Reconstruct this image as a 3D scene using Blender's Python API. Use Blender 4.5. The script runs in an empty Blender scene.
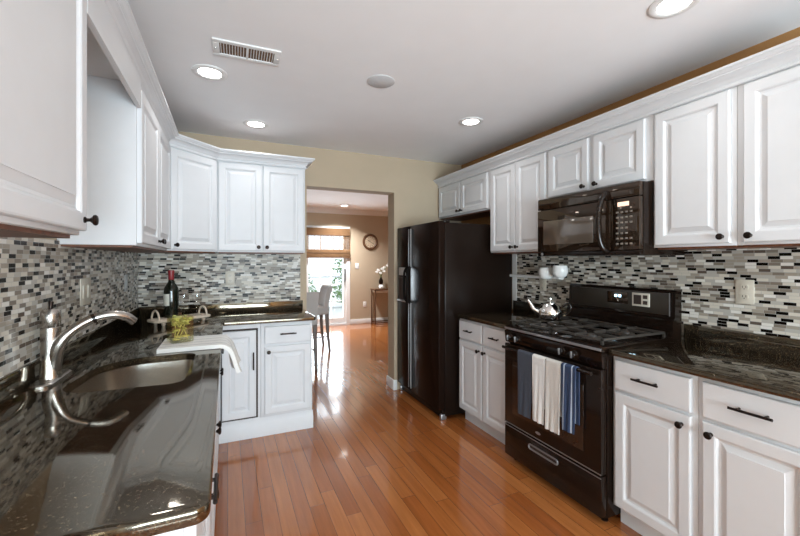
import bpy, bmesh, math, random
from mathutils import Vector, Matrix
random.seed(7)
PI = math.pi
sc = bpy.context.scene
C = sc.collection

# ------------------------------------------------------------------ camera, world, light, exposure
cam_d = bpy.data.cameras.new('camera')
cam = bpy.data.objects.new('camera', cam_d); C.objects.link(cam)
cam.location = (0, 0, 1.367)
cam.rotation_euler = (PI/2, 0, -math.radians(24.158))
cam_d.sensor_width = 36
cam_d.lens = 36*384.45/800
cam_d.shift_y = -7/800
cam_d.clip_start = 0.02
sc.camera = cam

world = bpy.data.worlds.new('world'); sc.world = world
world.use_nodes = True
bg = world.node_tree.nodes['Background']
bg.inputs[0].default_value = (0.86, 0.93, 1.0, 1)
bg.inputs[1].default_value = 2.2

sc.view_settings.view_transform = 'Standard'
sc.view_settings.look = 'None'
sc.view_settings.gamma = 1
sc.view_settings.use_curve_mapping = False
sc.view_settings.exposure = 0.1
try:
    sc.cycles.use_denoising = True
    sc.cycles.max_bounces = 10
    sc.cycles.sample_clamp_indirect = 8
except Exception:
    pass

def area(name, loc, rot, sx, sy, power, col):
    l = bpy.data.lights.new(name, 'AREA'); l.shape = 'RECTANGLE'; l.size = sx; l.size_y = sy
    l.energy = power; l.color = col
    o = bpy.data.objects.new(name, l); C.objects.link(o); o.location = loc; o.rotation_euler = rot
    return o
# daylight arriving through the glazed door behind the camera and the dining room's glazed door
area('daylight_fill_rear', (0.9, -3.14, 1.1), (PI/2+0.85, 0, 0), 2.6, 1.6, 335, (0.77, 0.915, 1.0))  # tilted upwards as added fill to brighten the ceiling
area('daylight_dining_door', (1.45, 8.2, 1.1), (-PI/2-0.05, 0, 0), 1.6, 2.0, 110, (0.84, 0.94, 1.0))
LAMP_POWER = 1.3

# ------------------------------------------------------------------ material helpers
class N:
    def __init__(s, name):
        s.m = bpy.data.materials.new(name); s.m.use_nodes = True
        s.t = s.m.node_tree; s.b = s.t.nodes['Principled BSDF']
    def n(s, typ, **kw):
        x = s.t.nodes.new(typ)
        for k, v in kw.items(): setattr(x, k, v)
        return x
    def l(s, a, b): s.t.links.new(a, b)
    def math(s, op, a, b=None, c=None):
        x = s.n('ShaderNodeMath', operation=op)
        for i, v in enumerate((a, b, c)):
            if v is None: continue
            if isinstance(v, (int, float)): x.inputs[i].default_value = v
            else: s.l(v, x.inputs[i])
        return x.outputs[0]
    def ramp(s, fac, stops, const=False):
        r = s.n('ShaderNodeValToRGB'); e = r.color_ramp.elements
        if const: r.color_ramp.interpolation = 'CONSTANT'
        while len(e) < len(stops): e.new(0.5)
        for i, (p, c) in enumerate(stops):
            e[i].position = p; e[i].color = (*c, 1)
        s.l(fac, r.inputs[0]); return r.outputs[0]
    def coord(s): return s.n('ShaderNodeTexCoord').outputs['Object']
    def noise(s, vec, scale, detail=2, rough=0.5):
        x = s.n('ShaderNodeTexNoise'); x.inputs['Scale'].default_value = scale
        x.inputs['Detail'].default_value = detail; x.inputs['Roughness'].default_value = rough
        if vec is not None: s.l(vec, x.inputs['Vector'])
        return x.outputs[0]
    def mix(s, fac, a, b, mode='MIX'):
        x = s.n('ShaderNodeMix', data_type='RGBA', blend_type=mode)
        for sock, v in ((x.inputs[0], fac), (x.inputs[6], a), (x.inputs[7], b)):
            if isinstance(v, (int, float)): sock.default_value = v
            elif isinstance(v, tuple): sock.default_value = (*v, 1)
            else: s.l(v, sock)
        return x.outputs[2]
    def bump(s, h, strength=0.2, dist=0.002):
        x = s.n('ShaderNodeBump'); x.inputs['Strength'].default_value = strength; x.inputs['Distance'].default_value = dist
        s.l(h, x.inputs['Height']); s.l(x.outputs[0], s.b.inputs['Normal'])
    def set(s, **kw):
        for k, v in kw.items():
            k = k.replace('_', ' ')
            s.b.inputs[k].default_value = (*v, 1) if isinstance(v, tuple) else v
        return s

def plain(name, col, rough=0.5, metal=0.0, var=0.04, nscale=30, **kw):
    k = N(name); k.set(Roughness=rough, Metallic=metal, **kw)
    f = k.noise(k.coord(), nscale, 3)
    lo = tuple(max(0, c*(1-var)) for c in col); hi = tuple(min(1, c*(1+var)) for c in col)
    k.l(k.ramp(f, [(0.3, lo), (0.7, hi)]), k.b.inputs['Base Color'])
    return k.m

M = {}
M['cabinet'] = plain('white_cabinet_paint', (0.70, 0.705, 0.72), 0.5, var=0.012, nscale=12, Specular_IOR_Level=0.3)
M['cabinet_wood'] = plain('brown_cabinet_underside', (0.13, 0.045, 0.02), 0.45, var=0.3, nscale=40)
M['bronze'] = plain('dark_bronze', (0.022, 0.014, 0.011), 0.28, 0.75, var=0.2)
M['ceiling'] = plain('ceiling_paint', (0.915, 0.92, 0.93), 0.9, var=0.01, nscale=6)
M['tan'] = plain('tan_wall_paint', (0.50, 0.40, 0.285), 0.8, var=0.02, nscale=6)
M['brown'] = plain('shaded_tan_wall_paint', (0.40, 0.20, 0.07), 0.8, var=0.03, nscale=6)  # the tan paint darkened: shade above the right cabinets put into the colour
M['trim'] = plain('white_trim_paint', (0.82, 0.82, 0.81), 0.35, var=0.01)
M['black'] = plain('black_gloss_enamel', (0.011, 0.006, 0.004), 0.12, var=0.2, Specular_IOR_Level=0.28)
M['black_satin'] = plain('black_textured_enamel', (0.012, 0.007, 0.005), 0.22, var=0.25, nscale=300, Specular_IOR_Level=0.12)
M['fridge_black'] = plain('black_fridge_enamel', (0.012, 0.006, 0.004), 0.2, var=0.2, nscale=200, Specular_IOR_Level=0.07)
M['iron'] = plain('cast_iron', (0.045, 0.038, 0.032), 0.5, var=0.3, nscale=200)
M['black_glass'] = plain('black_glass', (0.018, 0.010, 0.006), 0.03, var=0.1, IOR=1.75, Specular_Tint=(1.0, 0.86, 0.74))
M['smoke_glass'] = plain('smoked_oven_glass', (0.03, 0.016, 0.01), 0.03, var=0.1)
M['micro_glass'] = plain('microwave_window_mesh', (0.11, 0.085, 0.065), 0.06, var=0.1, nscale=400, IOR=1.9)
M['key'] = plain('microwave_keys', (0.22, 0.19, 0.16), 0.5)
M['steel'] = plain('brushed_steel', (0.56, 0.52, 0.47), 0.26, 1.0, var=0.06, nscale=80)
M['nickel'] = plain('brushed_nickel', (0.47, 0.44, 0.41), 0.27, 1.0, var=0.05, nscale=60)
M['chrome'] = plain('polished_chrome', (0.8, 0.79, 0.77), 0.06, 1.0, var=0.02)
M['silver_edge'] = plain('grey_edge_trim', (0.33, 0.33, 0.34), 0.3, 0.7, var=0.05)
M['grey_plastic'] = plain('grey_plastic', (0.42, 0.42, 0.42), 0.5)
M['pale_grey'] = plain('pale_grey_mesh', (0.62, 0.63, 0.64), 0.7)
M['grip'] = plain('black_grip', (0.012, 0.010, 0.009), 0.6, Specular_IOR_Level=0.03)
M['brown_black'] = plain('brown_black_panel', (0.030, 0.023, 0.017), 0.3)
M['cream_plastic'] = plain('cream_plastic', (0.62, 0.57, 0.48), 0.4)
M['white_plastic'] = plain('white_plastic', (0.85, 0.84, 0.82), 0.35)
M['ceramic'] = plain('white_ceramic', (0.83, 0.82, 0.80), 0.2)
M['dark_slot'] = plain('dark_slot', (0.035, 0.02, 0.014), 0.7)
M['vent_brown'] = plain('brown_duct', (0.17, 0.10, 0.055), 0.8, var=0.3)  # mottled brown sheet behind the vent louvres
M['lightwood'] = plain('pale_washed_wood', (0.62, 0.52, 0.42), 0.55, var=0.15, nscale=60)
M['walnut'] = plain('dark_walnut', (0.12, 0.055, 0.025), 0.4, var=0.3, nscale=50)
M['upholstery'] = plain('taupe_grey_upholstery', (0.52, 0.49, 0.47), 0.75, var=0.08, nscale=200)
M['chair_leg'] = plain('grey_washed_wood', (0.22, 0.195, 0.18), 0.45, var=0.15, nscale=60)
M['slate_cloth'] = plain('slate_blue_cloth', (0.055, 0.063, 0.085), 0.9, var=0.25, nscale=350)
M['label'] = plain('bottle_label', (0.7, 0.68, 0.6), 0.6)
M['capsule'] = plain('red_capsule', (0.25, 0.02, 0.025), 0.35)
M['wine_glass'] = plain('dark_bottle_glass', (0.006, 0.008, 0.005), 0.05)
M['leaf'] = plain('yellow_green_leaf', (0.36, 0.36, 0.11), 0.5, var=0.4, nscale=60)
M['lemon'] = plain('lemon_slice', (0.62, 0.55, 0.22), 0.4, var=0.2, nscale=80)
M['foliage'] = plain('garden_foliage', (0.10, 0.2, 0.05), 0.6, var=0.4, nscale=20)
M['petal'] = plain('white_petal', (0.85, 0.83, 0.78), 0.6)
M['patio'] = plain('pale_patio_paving', (0.62, 0.62, 0.6), 0.8, var=0.1, nscale=4)
M['railing'] = plain('weathered_rail', (0.45, 0.47, 0.48), 0.7)
M['clockface'] = plain('aged_clock_face', (0.62, 0.50, 0.36), 0.5, var=0.15)
M['shade_dark'] = plain('dark_bamboo', (0.13, 0.065, 0.025), 0.7, var=0.35, nscale=120)

def emit(name, col, strength):
    k = N(name); k.set(Emission_Color=col, Emission_Strength=strength, Base_Color=col); return k.m
M['lamp'] = emit('lamp_lens', (1.0, 0.97, 0.92), 14)
M['digits'] = emit('clock_digits', (0.5, 0.8, 1.0), 5)
M['lcd'] = emit('microwave_display', (1.0, 0.72, 0.55), 0.7)

def glass(name, tint=(1, 1, 1), refl=0.9):
    k = N(name); t = k.t
    tr = k.n('ShaderNodeBsdfTransparent'); tr.inputs[0].default_value = (*tint, 1)
    gl = k.n('ShaderNodeBsdfGlossy'); gl.inputs['Roughness'].default_value = 0.02
    lw = k.n('ShaderNodeLayerWeight'); lw.inputs[0].default_value = 0.5
    mx = k.n('ShaderNodeMixShader')
    k.l(k.math('ADD', k.math('MULTIPLY', k.math('POWER', lw.outputs[1], 3.0), refl*.6), .05), mx.inputs[0]); k.l(tr.outputs[0], mx.inputs[1]); k.l(gl.outputs[0], mx.inputs[2])
    k.l(mx.outputs[0], t.nodes['Material Output'].inputs[0]); t.nodes.remove(k.b)
    return k.m
M['glass'] = glass('clear_glass', refl=0.7)
M['jar_glass'] = glass('pale_yellow_glass', (0.97, 0.96, 0.84), 0.9)
M['pane'] = glass('window_glass', (0.97, 0.99, 1.0))

def granite():
    k = N('dark_brown_granite'); co = k.coord()
    f = k.noise(co, 170, 3, 0.65)
    base = k.ramp(f, [(0.30, (0.004, 0.003, 0.003)), (0.44, (0.013, 0.009, 0.006)), (0.54, (0.030, 0.021, 0.013)), (0.61, (0.075, 0.054, 0.032)), (0.71, (0.17, 0.13, 0.085))])
    big = k.ramp(k.noise(co, 25, 4, 0.6), [(0.35, (0.45, 0.45, 0.45)), (0.62, (1.0, 1.0, 1.0))])
    k.l(k.mix(1.0, base, big, 'MULTIPLY'), k.b.inputs['Base Color'])
    k.set(Roughness=0.045, IOR=2.15, Specular_Tint=(1.0, 0.88, 0.68))
    k.bump(k.noise(co, 160, 2), 0.06, 0.0006)
    return k.m
M['granite'] = granite()

def mosaic(name, axis):
    k = N(name); sp = k.n('ShaderNodeSeparateXYZ'); k.l(k.coord(), sp.inputs[0])
    v = k.math('DIVIDE', sp.outputs[2], 0.0158)
    row = k.math('FLOOR', v)
    wn = k.n('ShaderNodeTexWhiteNoise', noise_dimensions='1D'); k.l(row, wn.inputs['W'])
    u = k.math('ADD', k.math('DIVIDE', sp.outputs[axis], 0.047), k.math('MULTIPLY', wn.outputs[0], 7.0))
    col = k.math('FLOOR', u)
    cb = k.n('ShaderNodeCombineXYZ'); k.l(row, cb.inputs[0]); k.l(col, cb.inputs[1])
    w2 = k.n('ShaderNodeTexWhiteNoise', noise_dimensions='3D'); k.l(cb.outputs[0], w2.inputs['Vector'])
    tone = k.ramp(w2.outputs[0], [(0, (0.62, 0.57, 0.49)), (0.20, (0.36, 0.315, 0.26)), (0.40, (0.46, 0.43, 0.385)), (0.56, (0.22, 0.185, 0.15)), (0.68, (0.74, 0.71, 0.66)), (0.79, (0.115, 0.088, 0.07)), (0.845, (0.007, 0.005, 0.004))], True)
    gu = k.math('LESS_THAN', k.math('FRACT', u), 0.035); gv = k.math('LESS_THAN', k.math('FRACT', v), 0.09)
    g = k.math('MAXIMUM', gu, gv)
    k.l(k.mix(g, tone, (0.42, 0.40, 0.37)), k.b.inputs['Base Color'])
    k.l(k.math('ADD', k.math('MULTIPLY', g, 0.5), 0.18), k.b.inputs['Roughness'])
    k.set(Specular_IOR_Level=0.10)
    k.bump(k.math('SUBTRACT', 1.0, g), 0.35, 0.001)
    return k.m
M['mosaic_side'] = mosaic('mosaic_tile_side', 1)
M['mosaic_back'] = mosaic('mosaic_tile_back', 0)

def woodfloor():
    k = N('oak_plank_floor'); co = k.coord(); sp = k.n('ShaderNodeSeparateXYZ'); k.l(co, sp.inputs[0])
    u = k.math('DIVIDE', sp.outputs[0], 0.083); row = k.math('FLOOR', u)
    wn = k.n('ShaderNodeTexWhiteNoise', noise_dimensions='1D'); k.l(row, wn.inputs['W'])
    v = k.math('ADD', k.math('DIVIDE', sp.outputs[1], 0.95), k.math('MULTIPLY', wn.outputs[0], 5.0)); cl = k.math('FLOOR', v)
    cb = k.n('ShaderNodeCombineXYZ'); k.l(row, cb.inputs[0]); k.l(cl, cb.inputs[1])
    w2 = k.n('ShaderNodeTexWhiteNoise', noise_dimensions='3D'); k.l(cb.outputs[0], w2.inputs['Vector'])
    mp = k.n('ShaderNodeMapping'); mp.inputs['Scale'].default_value = (38, 2.2, 1)
    ad = k.n('ShaderNodeVectorMath', operation='ADD'); k.l(co, ad.inputs[0]); k.l(w2.outputs[1], ad.inputs[1])
    k.l(ad.outputs[0], mp.inputs[0])
    grain = k.noise(mp.outputs[0], 1.0, 4, 0.6)
    c1 = k.ramp(w2.outputs[0], [(0, (0.33, 0.098, 0.024)), (0.5, (0.41, 0.135, 0.035)), (1, (0.49, 0.18, 0.052))])
    c2 = k.ramp(grain, [(0.3, (0.78, 0.74, 0.70)), (0.7, (1.08, 1.06, 1.04))])
    c = k.mix(1.0, c1, c2, 'MULTIPLY')
    gu = k.math('LESS_THAN', k.math('FRACT', u), 0.03); gv = k.math('LESS_THAN', k.math('FRACT', v), 0.0022)
    g = k.math('MAXIMUM', gu, gv)
    k.l(k.mix(g, c, (0.10, 0.035, 0.015)), k.b.inputs['Base Color'])
    k.set(Roughness=0.17, Coat_Weight=0.7, Coat_Roughness=0.07)
    k.bump(k.math('SUBTRACT', 1.0, g), 0.15, 0.001)
    return k.m
M['floor'] = woodfloor()

def stripes(name, axis, base, line, period, width, off=0.0):
    k = N(name); sp = k.n('ShaderNodeSeparateXYZ'); k.l(k.coord(), sp.inputs[0])
    f = k.math('FRACT', k.math('DIVIDE', k.math('ADD', sp.outputs[axis], off), period))
    m = k.math('LESS_THAN', f, width)
    k.l(k.mix(m, base, line), k.b.inputs['Base Color']); k.set(Roughness=0.9)
    k.bump(k.noise(k.coord(), 500, 2), 0.2, 0.001)
    return k.m
M['white_towel'] = plain('white_towel_cloth', (0.78, 0.77, 0.75), 0.9, var=0.06, nscale=300)
M['cream_towel'] = plain('cream_towel_cloth', (0.66, 0.63, 0.59), 0.9, var=0.08, nscale=300)
M['blue_towel'] = stripes('blue_striped_cloth', 0, (0.028, 0.048, 0.105), (0.42, 0.50, 0.62), 0.052, 0.16, 0.01)
M['sink_towel'] = stripes('white_grey_edged_cloth', 1, (0.80, 0.79, 0.76), (0.45, 0.46, 0.47), 0.07, 0.12)
M['reed'] = stripes('woven_reed', 2, (0.23, 0.12, 0.05), (0.09, 0.042, 0.016), 0.014, 0.4)

# ------------------------------------------------------------------ mesh helpers
def box(bm, x0, x1, y0, y1, z0, z1, bev=0.0, seg=2):
    r = bmesh.ops.create_cube(bm, size=1.0)
    vs = r['verts']
    for v in vs:
        v.co = Vector(((x0+x1)/2+v.co.x*(x1-x0), (y0+y1)/2+v.co.y*(y1-y0), (z0+z1)/2+v.co.z*(z1-z0)))
    if bev > 0:
        es = list({e for v in vs for e in v.link_edges})
        bmesh.ops.bevel(bm, geom=es, offset=bev, segments=seg, profile=0.5, affect='EDGES')

def loft(bm, loops, cap0=True, cap1=True, closed=False):
    vs = [[bm.verts.new(p) for p in L] for L in loops]
    n = len(vs[0]); m = len(vs)
    for i in range(m if closed else m-1):
        a, b = vs[i], vs[(i+1) % m]
        for j in range(n):
            try: bm.faces.new((a[j], a[(j+1) % n], b[(j+1) % n], b[j]))
            except ValueError: pass
    if not closed:
        if cap0: bm.faces.new(list(reversed(vs[0])))
        if cap1: bm.faces.new(vs[-1])

def tube(bm, pts, r, n=12, closed=False, flat=None):
    pts = [Vector(p) for p in pts]; m = len(pts)
    rs = r if isinstance(r, (list, tuple)) else [r]*m
    loops = []; ref = None
    for i, p in enumerate(pts):
        if closed: t = (pts[(i+1) % m]-pts[i-1])
        else: t = pts[min(i+1, m-1)]-pts[max(i-1, 0)]
        t.normalize()
        if ref is None:
            ref = Vector((0, 0, 1)) if abs(t.z) < 0.9 else Vector((1, 0, 0))
        a = (ref-t*ref.dot(t)).normalized(); b = t.cross(a); ref = a
        f = flat or (1, 1)
        loops.append([p+(a*math.cos(2*PI*k/n)*f[0]+b*math.sin(2*PI*k/n)*f[1])*rs[i] for k in range(n)])
    loft(bm, loops, closed=closed)

def smooth_path(pts, k=6):
    P = [Vector(p) for p in pts]; out = []
    for i in range(len(P)-1):
        p0 = P[max(i-1, 0)]; p1 = P[i]; p2 = P[i+1]; p3 = P[min(i+2, len(P)-1)]
        for j in range(k):
            t = j/k
            out.append(0.5*((2*p1)+(p2-p0)*t+(2*p0-5*p1+4*p2-p3)*t*t+(3*p1-p0-3*p2+p3)*t**3))
    out.append(P[-1]); return out

def lathe(bm, prof, org=(0, 0, 0), axis='z', n=24, closed=False):
    o = Vector(org); loops = []
    for r, h in prof:
        r = max(r, 1e-5); L = []
        for k in range(n):
            c, s = math.cos(2*PI*k/n)*r, math.sin(2*PI*k/n)*r
            if axis == 'z': L.append(o+Vector((c, s, h)))
            elif axis == '-z': L.append(o+Vector((c, -s, -h)))
            elif axis == '-y': L.append(o+Vector((c, -h, s)))
            elif axis == 'y': L.append(o+Vector((-c, h, s)))
            elif axis == 'x': L.append(o+Vector((h, c, s)))
            elif axis == '-x': L.append(o+Vector((-h, -c, s)))
        loops.append(L)
    loft(bm, loops, closed=closed)

def ellipsoid(bm, c, r, u=12, v=8):
    m = Matrix.Translation(c) @ Matrix.Diagonal((*r, 1))
    bmesh.ops.create_uvsphere(bm, u_segments=u, v_segments=v, radius=1, matrix=m)

def obj(name, bm, mat, parent=None, smooth=True, fix=True):
    if fix: bmesh.ops.recalc_face_normals(bm, faces=bm.faces)
    me = bpy.data.meshes.new(name); bm.to_mesh(me); bm.free()
    me.materials.append(M[mat] if isinstance(mat, str) else mat)
    if smooth:
        for p in me.polygons: p.use_smooth = True
        me.set_sharp_from_angle(angle=math.radians(38))
    o = bpy.data.objects.new(name, me); C.objects.link(o)
    if parent: o.parent = parent
    return o

def nb(): return bmesh.new()
def bx(name, mat, parent, *boxes, bev=0.0):
    bm = nb()
    for b in boxes: box(bm, *b, bev=bev)
    return obj(name, bm, mat, parent)

def tag(o, label, cat, group=None):
    o['label'] = label; o['category'] = cat
    if group: o['group'] = group
    return o
def thing(name, label, cat, loc=(0, 0, 0), rz=0.0, group=None):
    o = bpy.data.objects.new(name, None); C.objects.link(o); o.empty_display_size = 0.05
    o.location = loc; o.rotation_euler = (0, 0, rz)
    return tag(o, label, cat, group)
def struct(name, mat, *boxes, bev=0.0, label=None):
    o = bx(name, mat, None, *boxes, bev=bev); o['kind'] = 'structure'
    if label: o['label'] = label
    return o

# ------------------------------------------------------------------ the room
LX, RX, BY, HC = -0.675, 2.4525, 3.745, 2.467
BY2, DY = 3.915, 8.0
DX0, DX1 = -1.6, 4.4
FY = -3.0
struct('floor', 'floor', (DX0-.1, DX1+.1, FY-.1, DY+.1, -0.06, 0))
struct('ceiling', 'ceiling', (DX0-.1, DX1+.1, FY-.1, DY+.1, HC, HC+.08))
struct('wall_left', 'tan', (LX-.1, LX, FY-.1, BY, 0, HC))
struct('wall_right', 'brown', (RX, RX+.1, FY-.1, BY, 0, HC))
OX0, OX1, OZ = 0.694, 1.612, 2.092
struct('wall_back', 'tan', (DX0, OX0, BY, BY2, 0, HC), (OX1, DX1, BY, BY2, 0, HC), (OX0, OX1, BY, BY2, OZ, HC))
struct('wall_front', 'tan', (LX, -0.55, FY-.1, FY, 0, HC), (2.35, RX, FY-.1, FY, 0, HC), (-0.55, 2.35, FY-.1, FY, 2.12, HC))
struct('wall_dining_left', 'tan', (DX0-.1, DX0, BY, DY+.1, 0, HC))
struct('wall_dining_right', 'tan', (DX1, DX1+.1, BY, DY+.1, 0, HC))
GX0, GX1, GZ = 0.62, 2.40, 2.10
struct('wall_far', 'tan', (DX0, GX0, DY, DY+.1, 0, HC), (GX1, DX1, DY, DY+.1, 0, HC), (GX0, GX1, DY, DY+.1, GZ, HC))

# glazed dining door
bm = nb()
box(bm, GX0, GX1, DY-.03, DY+.09, GZ-.07, GZ); box(bm, GX0, GX1, DY-.03, DY+.09, 0, .035)
box(bm, GX0, GX0+.08, DY-.03, DY+.09, 0.035, GZ-.07); box(bm, GX1-.075, GX1, DY-.03, DY+.09, 0.035, GZ-.07)
d1 = obj('door_1', bm, 'trim'); d1['kind'] = 'structure'
for i, (a, b) in enumerate(((GX0+.08, 1.48), (1.45, GX1-.075))):
    y = DY+.02+.04*(i == 0)
    bm = nb()
    box(bm, a, a+.07, y-.018, y+.018, .04, GZ-.07); box(bm, b-.07, b, y-.018, y+.018, .04, GZ-.07)
    box(bm, a+.07, b-.07, y-.018, y+.018, .04, .16); box(bm, a+.07, b-.07, y-.018, y+.018, GZ-.15, GZ-.07)
    sash = obj('door_sash', bm, 'trim', d1)
    bx('window_pane', 'pane', sash, (a+.07, b-.07, y-.004, y+.004, .16, GZ-.15))
    bm = nb(); w = (b-a-.14)
    for q in (1, 2): box(bm, a+.07+w*q/3-.009, a+.07+w*q/3+.009, y-.012, y+.012, .16, GZ-.15)
    for q in range(1, 5): box(bm, a+.07, b-.07, y-.012, y+.012, .16+q*.358-.009, .16+q*.358+.009)
    obj('muntins', bm, 'trim', sash)
bx('door_handle', 'bronze', d1, (GX1-.125, GX1-.10, DY-.045, DY+.002, .93, 1.2), bev=.006)

# rear glazed door behind the camera
bm = nb()
for a, b in ((-0.55, -0.48), (0.87, 0.94), (2.28, 2.35)): box(bm, a, b, FY-.08, FY-.02, 0.05, 2.04)
box(bm, -.55, 2.35, FY-.08, FY-.02, 2.04, 2.12); box(bm, -.55, 2.35, FY-.08, FY-.02, 0, .05)
d2 = obj('door_2', bm, 'trim'); d2['kind'] = 'structure'
bx('window_pane', 'pane', d2, (-.48, .87, FY-.054, FY-.046, .05, 2.04), (.94, 2.28, FY-.054, FY-.046, .05, 2.04))

# baseboards and trim
def baseboard(name, x0, x1, y0, y1):
    dx, dy = x1-x0, y1-y0
    bm = nb(); box(bm, x0, x1, y0, y1, 0, .105, bev=.004)
    o = obj(name, bm, 'trim'); o['kind'] = 'structure'; return o
baseboard('baseboard_far', GX1+.005, DX1, DY-.016, DY)
baseboard('baseboard_far_left', DX0, GX0-.005, DY-.016, DY)
bm = nb()
box(bm, OX1-.014, OX1+.03, BY-.014, BY2+.014, 0, .105, bev=.004)
o = obj('baseboard_back', bm, 'trim'); o['kind'] = 'structure'
baseboard('baseboard_dining', OX1+.03, DX1, BY2, BY2+.014)
def crown_profile(w, h):
    return [(0, 0), (.006, 0), (.010, h*.16), (w*.28, h*.22), (w*.36, h*.36), (w*.55, h*.62), (w*.82, h*.78), (w*.88, h*.84), (w*.97, h*.86), (w, h*.9), (w, h), (0, h)]
def sweep(bm, path, prof, z0):
    P = [Vector((p[0], p[1])) for p in path]; m = len(P); loops = []
    for i in range(m):
        nn = []
        for a, b in ((i-1, i), (i, i+1)):
            if a < 0 or b >= m: continue
            t = (P[b]-P[a]).normalized(); nn.append(Vector((t.y, -t.x)))
        n = sum(nn, Vector((0, 0))).normalized(); n = n/ max(0.3, n.dot(nn[0]))
        loops.append([Vector((P[i].x+n.x*o, P[i].y+n.y*o, z0+z)) for o, z in prof])
    loft(bm, loops)
bm = nb(); sweep(bm, [(DX0, DY), (DX1, DY)], crown_profile(.085, .10), HC-.10)
o = obj('trim_1', bm, 'trim'); o['kind'] = 'structure'

# mosaic backsplash and the pale tile edge beside the fridge
t0 = 0.012
struct('trim_2', 'mosaic_side', (LX, LX+t0, 0.5, BY-t0, .99, 1.455), label='mosaic tile backsplash along the sink wall')
struct('trim_3', 'mosaic_back', (LX, 0.632, BY-t0, BY, .99, 1.455), label='mosaic tile backsplash on the back wall')
struct('trim_4', 'mosaic_side', (RX-t0, RX, 0.3, 2.80, .90, 1.455), label='mosaic tile backsplash behind the range')
struct('trim_5', 'trim', (RX-.016, RX, 2.80, 2.86, .92, 1.455), label='pale tile edge strip beside the fridge')

# outside
struct('ground_patio', 'patio', (-6, 9, DY+.1, DY+14, -0.2, -0.08))
struct('ground_rear', 'patio', (-6, 9, FY-14, FY-.1, -0.2, -0.08))

# ------------------------------------------------------------------ cabinetry
def ring(x0, x1, z0, z1, y): return [(x0, y, z0), (x1, y, z0), (x1, y, z1), (x0, y, z1)]
def panel_door(x0, x1, z0, z1, yb=0.0, t=.02, st=.057, raised=True):
    bm = nb()
    seq = [(0, 0), (0, -(t-.005)), (.002, -(t-.0015)), (.006, -t)]
    if raised:
        seq += [(st-.012, -t), (st-.006, -(t-.003)), (st-.001, -(t-.010)), (st+.008, -(t-.0115)), (st+.010, -(t-.0105)), (st+.030, -(t-.0035)), (st+.031, -(t-.001))]
    loft(bm, [ring(x0+i, x1-i, z0+i, z1-i, yb+y) for i, y in seq])
    return bm
def knob_on(door, x, z, y=-.02):
    bm = nb(); lathe(bm, [(.0, 0), (.0085, 0), (.0085, .003), (.005, .006), (.0048, .013), (.009, .018), (.0145, .022), (.0155, .026), (.013, .030), (.006, .032), (0, .032)], (x, y, z), '-y', 20)
    o = obj('knob', bm, 'bronze', door); return o
def pull_on(door, x, z, w=.13, y=-.02, vertical=False, r=.0055):
    bm = nb()
    if vertical:
        tube(bm, [(x, y-.028, z-w/2), (x, y-.028, z+w/2)], r, 12)
        for s in (-1, 1): tube(bm, [(x, y, z+s*w*.32), (x, y-.028, z+s*w*.32)], r*.9, 10)
    else:
        tube(bm, [(x-w/2, y-.028, z), (x+w/2, y-.028, z)], r, 12)
        for s in (-1, 1): tube(bm, [(x+s*w*.32, y, z), (x+s*w*.32, y-.028, z)], r*.9, 10)
    return obj('pull', bm, 'bronze', door)

UZ0, UZ1 = 1.436, 2.215
def upper(name, label, loc, rz, w, depth, z0, doors, knobs, group=None, ztop=2.168, dz=.016):
    """doors: (x0,x1) list; knobs: x list or None; local x along the front, -y outwards"""
    t = thing(name, label, 'cabinet', (loc[0], loc[1], z0), rz, group)
    h = UZ1-z0
    bx('cabinet_body', 'cabinet', t, (0.0008, w-.0008, 0, depth, .004, h), bev=.0015)
    bx('bottom_panel', 'cabinet_wood', t, (.012, w-.012, .018, depth-.002, -.006, .004))
    bx('bounce_stop_panel', 'cabinet_wood', t, (.002, w-.002, .002, depth-.002, h, h+.003))  # unseen dark sheet, added to cut light bouncing up to the ceiling
    for (a, b), kx in zip(doors, knobs):
        d = obj('door', panel_door(a, b, dz, ztop-z0), 'cabinet', t, smooth=False)
        if kx is not None: knob_on(d, kx, dz+.03 if z0 < 1.6 else dz+.028)
    return t
RW = -PI/2   # right wall: local x runs towards the camera
LW = PI/2    # left wall: local x runs away from the camera
XF = 2.1546
R_dep = RX-XF-.002
upper('upper_cabinet', 'white wall cabinet over the counter, first to the right of the microwave', (XF, 1.3685), RW, .384, R_dep, UZ0, [(.016, .361)], [.333])
upper('upper_cabinet', 'white wall cabinet above the cream outlet, cut by the right edge of the photo', (XF, .9845), RW, .39, R_dep, UZ0, [(.028, .372)], [.056])
upper('upper_cabinet', 'short two-door white cabinet directly above the black microwave', (XF, 2.131), RW, .762, R_dep, 1.812, [(.013, .350), (.388, .722)], [.322, .416])
upper('upper_cabinet', 'narrow tall two-door white wall cabinet between fridge and microwave', (XF, 2.8137), RW, .682, R_dep, UZ0, [(.018, .336), (.342, .664)], [.308, .370])
upper('upper_cabinet', 'short two-door white cabinet over the black refrigerator', (XF, 3.742), RW, .9277, R_dep, 1.83, [(.03, .455), (.465, .895)], [.427, .493])
XL = -.385
L_dep = XL-LX-.002
upper('upper_cabinet', 'nearest white wall cabinet at the left edge, over the granite counter', (XL, .70), LW, .674, L_dep, UZ0, [(.05, .668)], [.640])
upper('upper_cabinet', 'two-door white wall cabinet on the sink wall, past the open gap', (XL, 2.12), LW, 1.015, L_dep, UZ0, [(.018, .515), (.521, 1.005)], [.487, .549])
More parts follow.
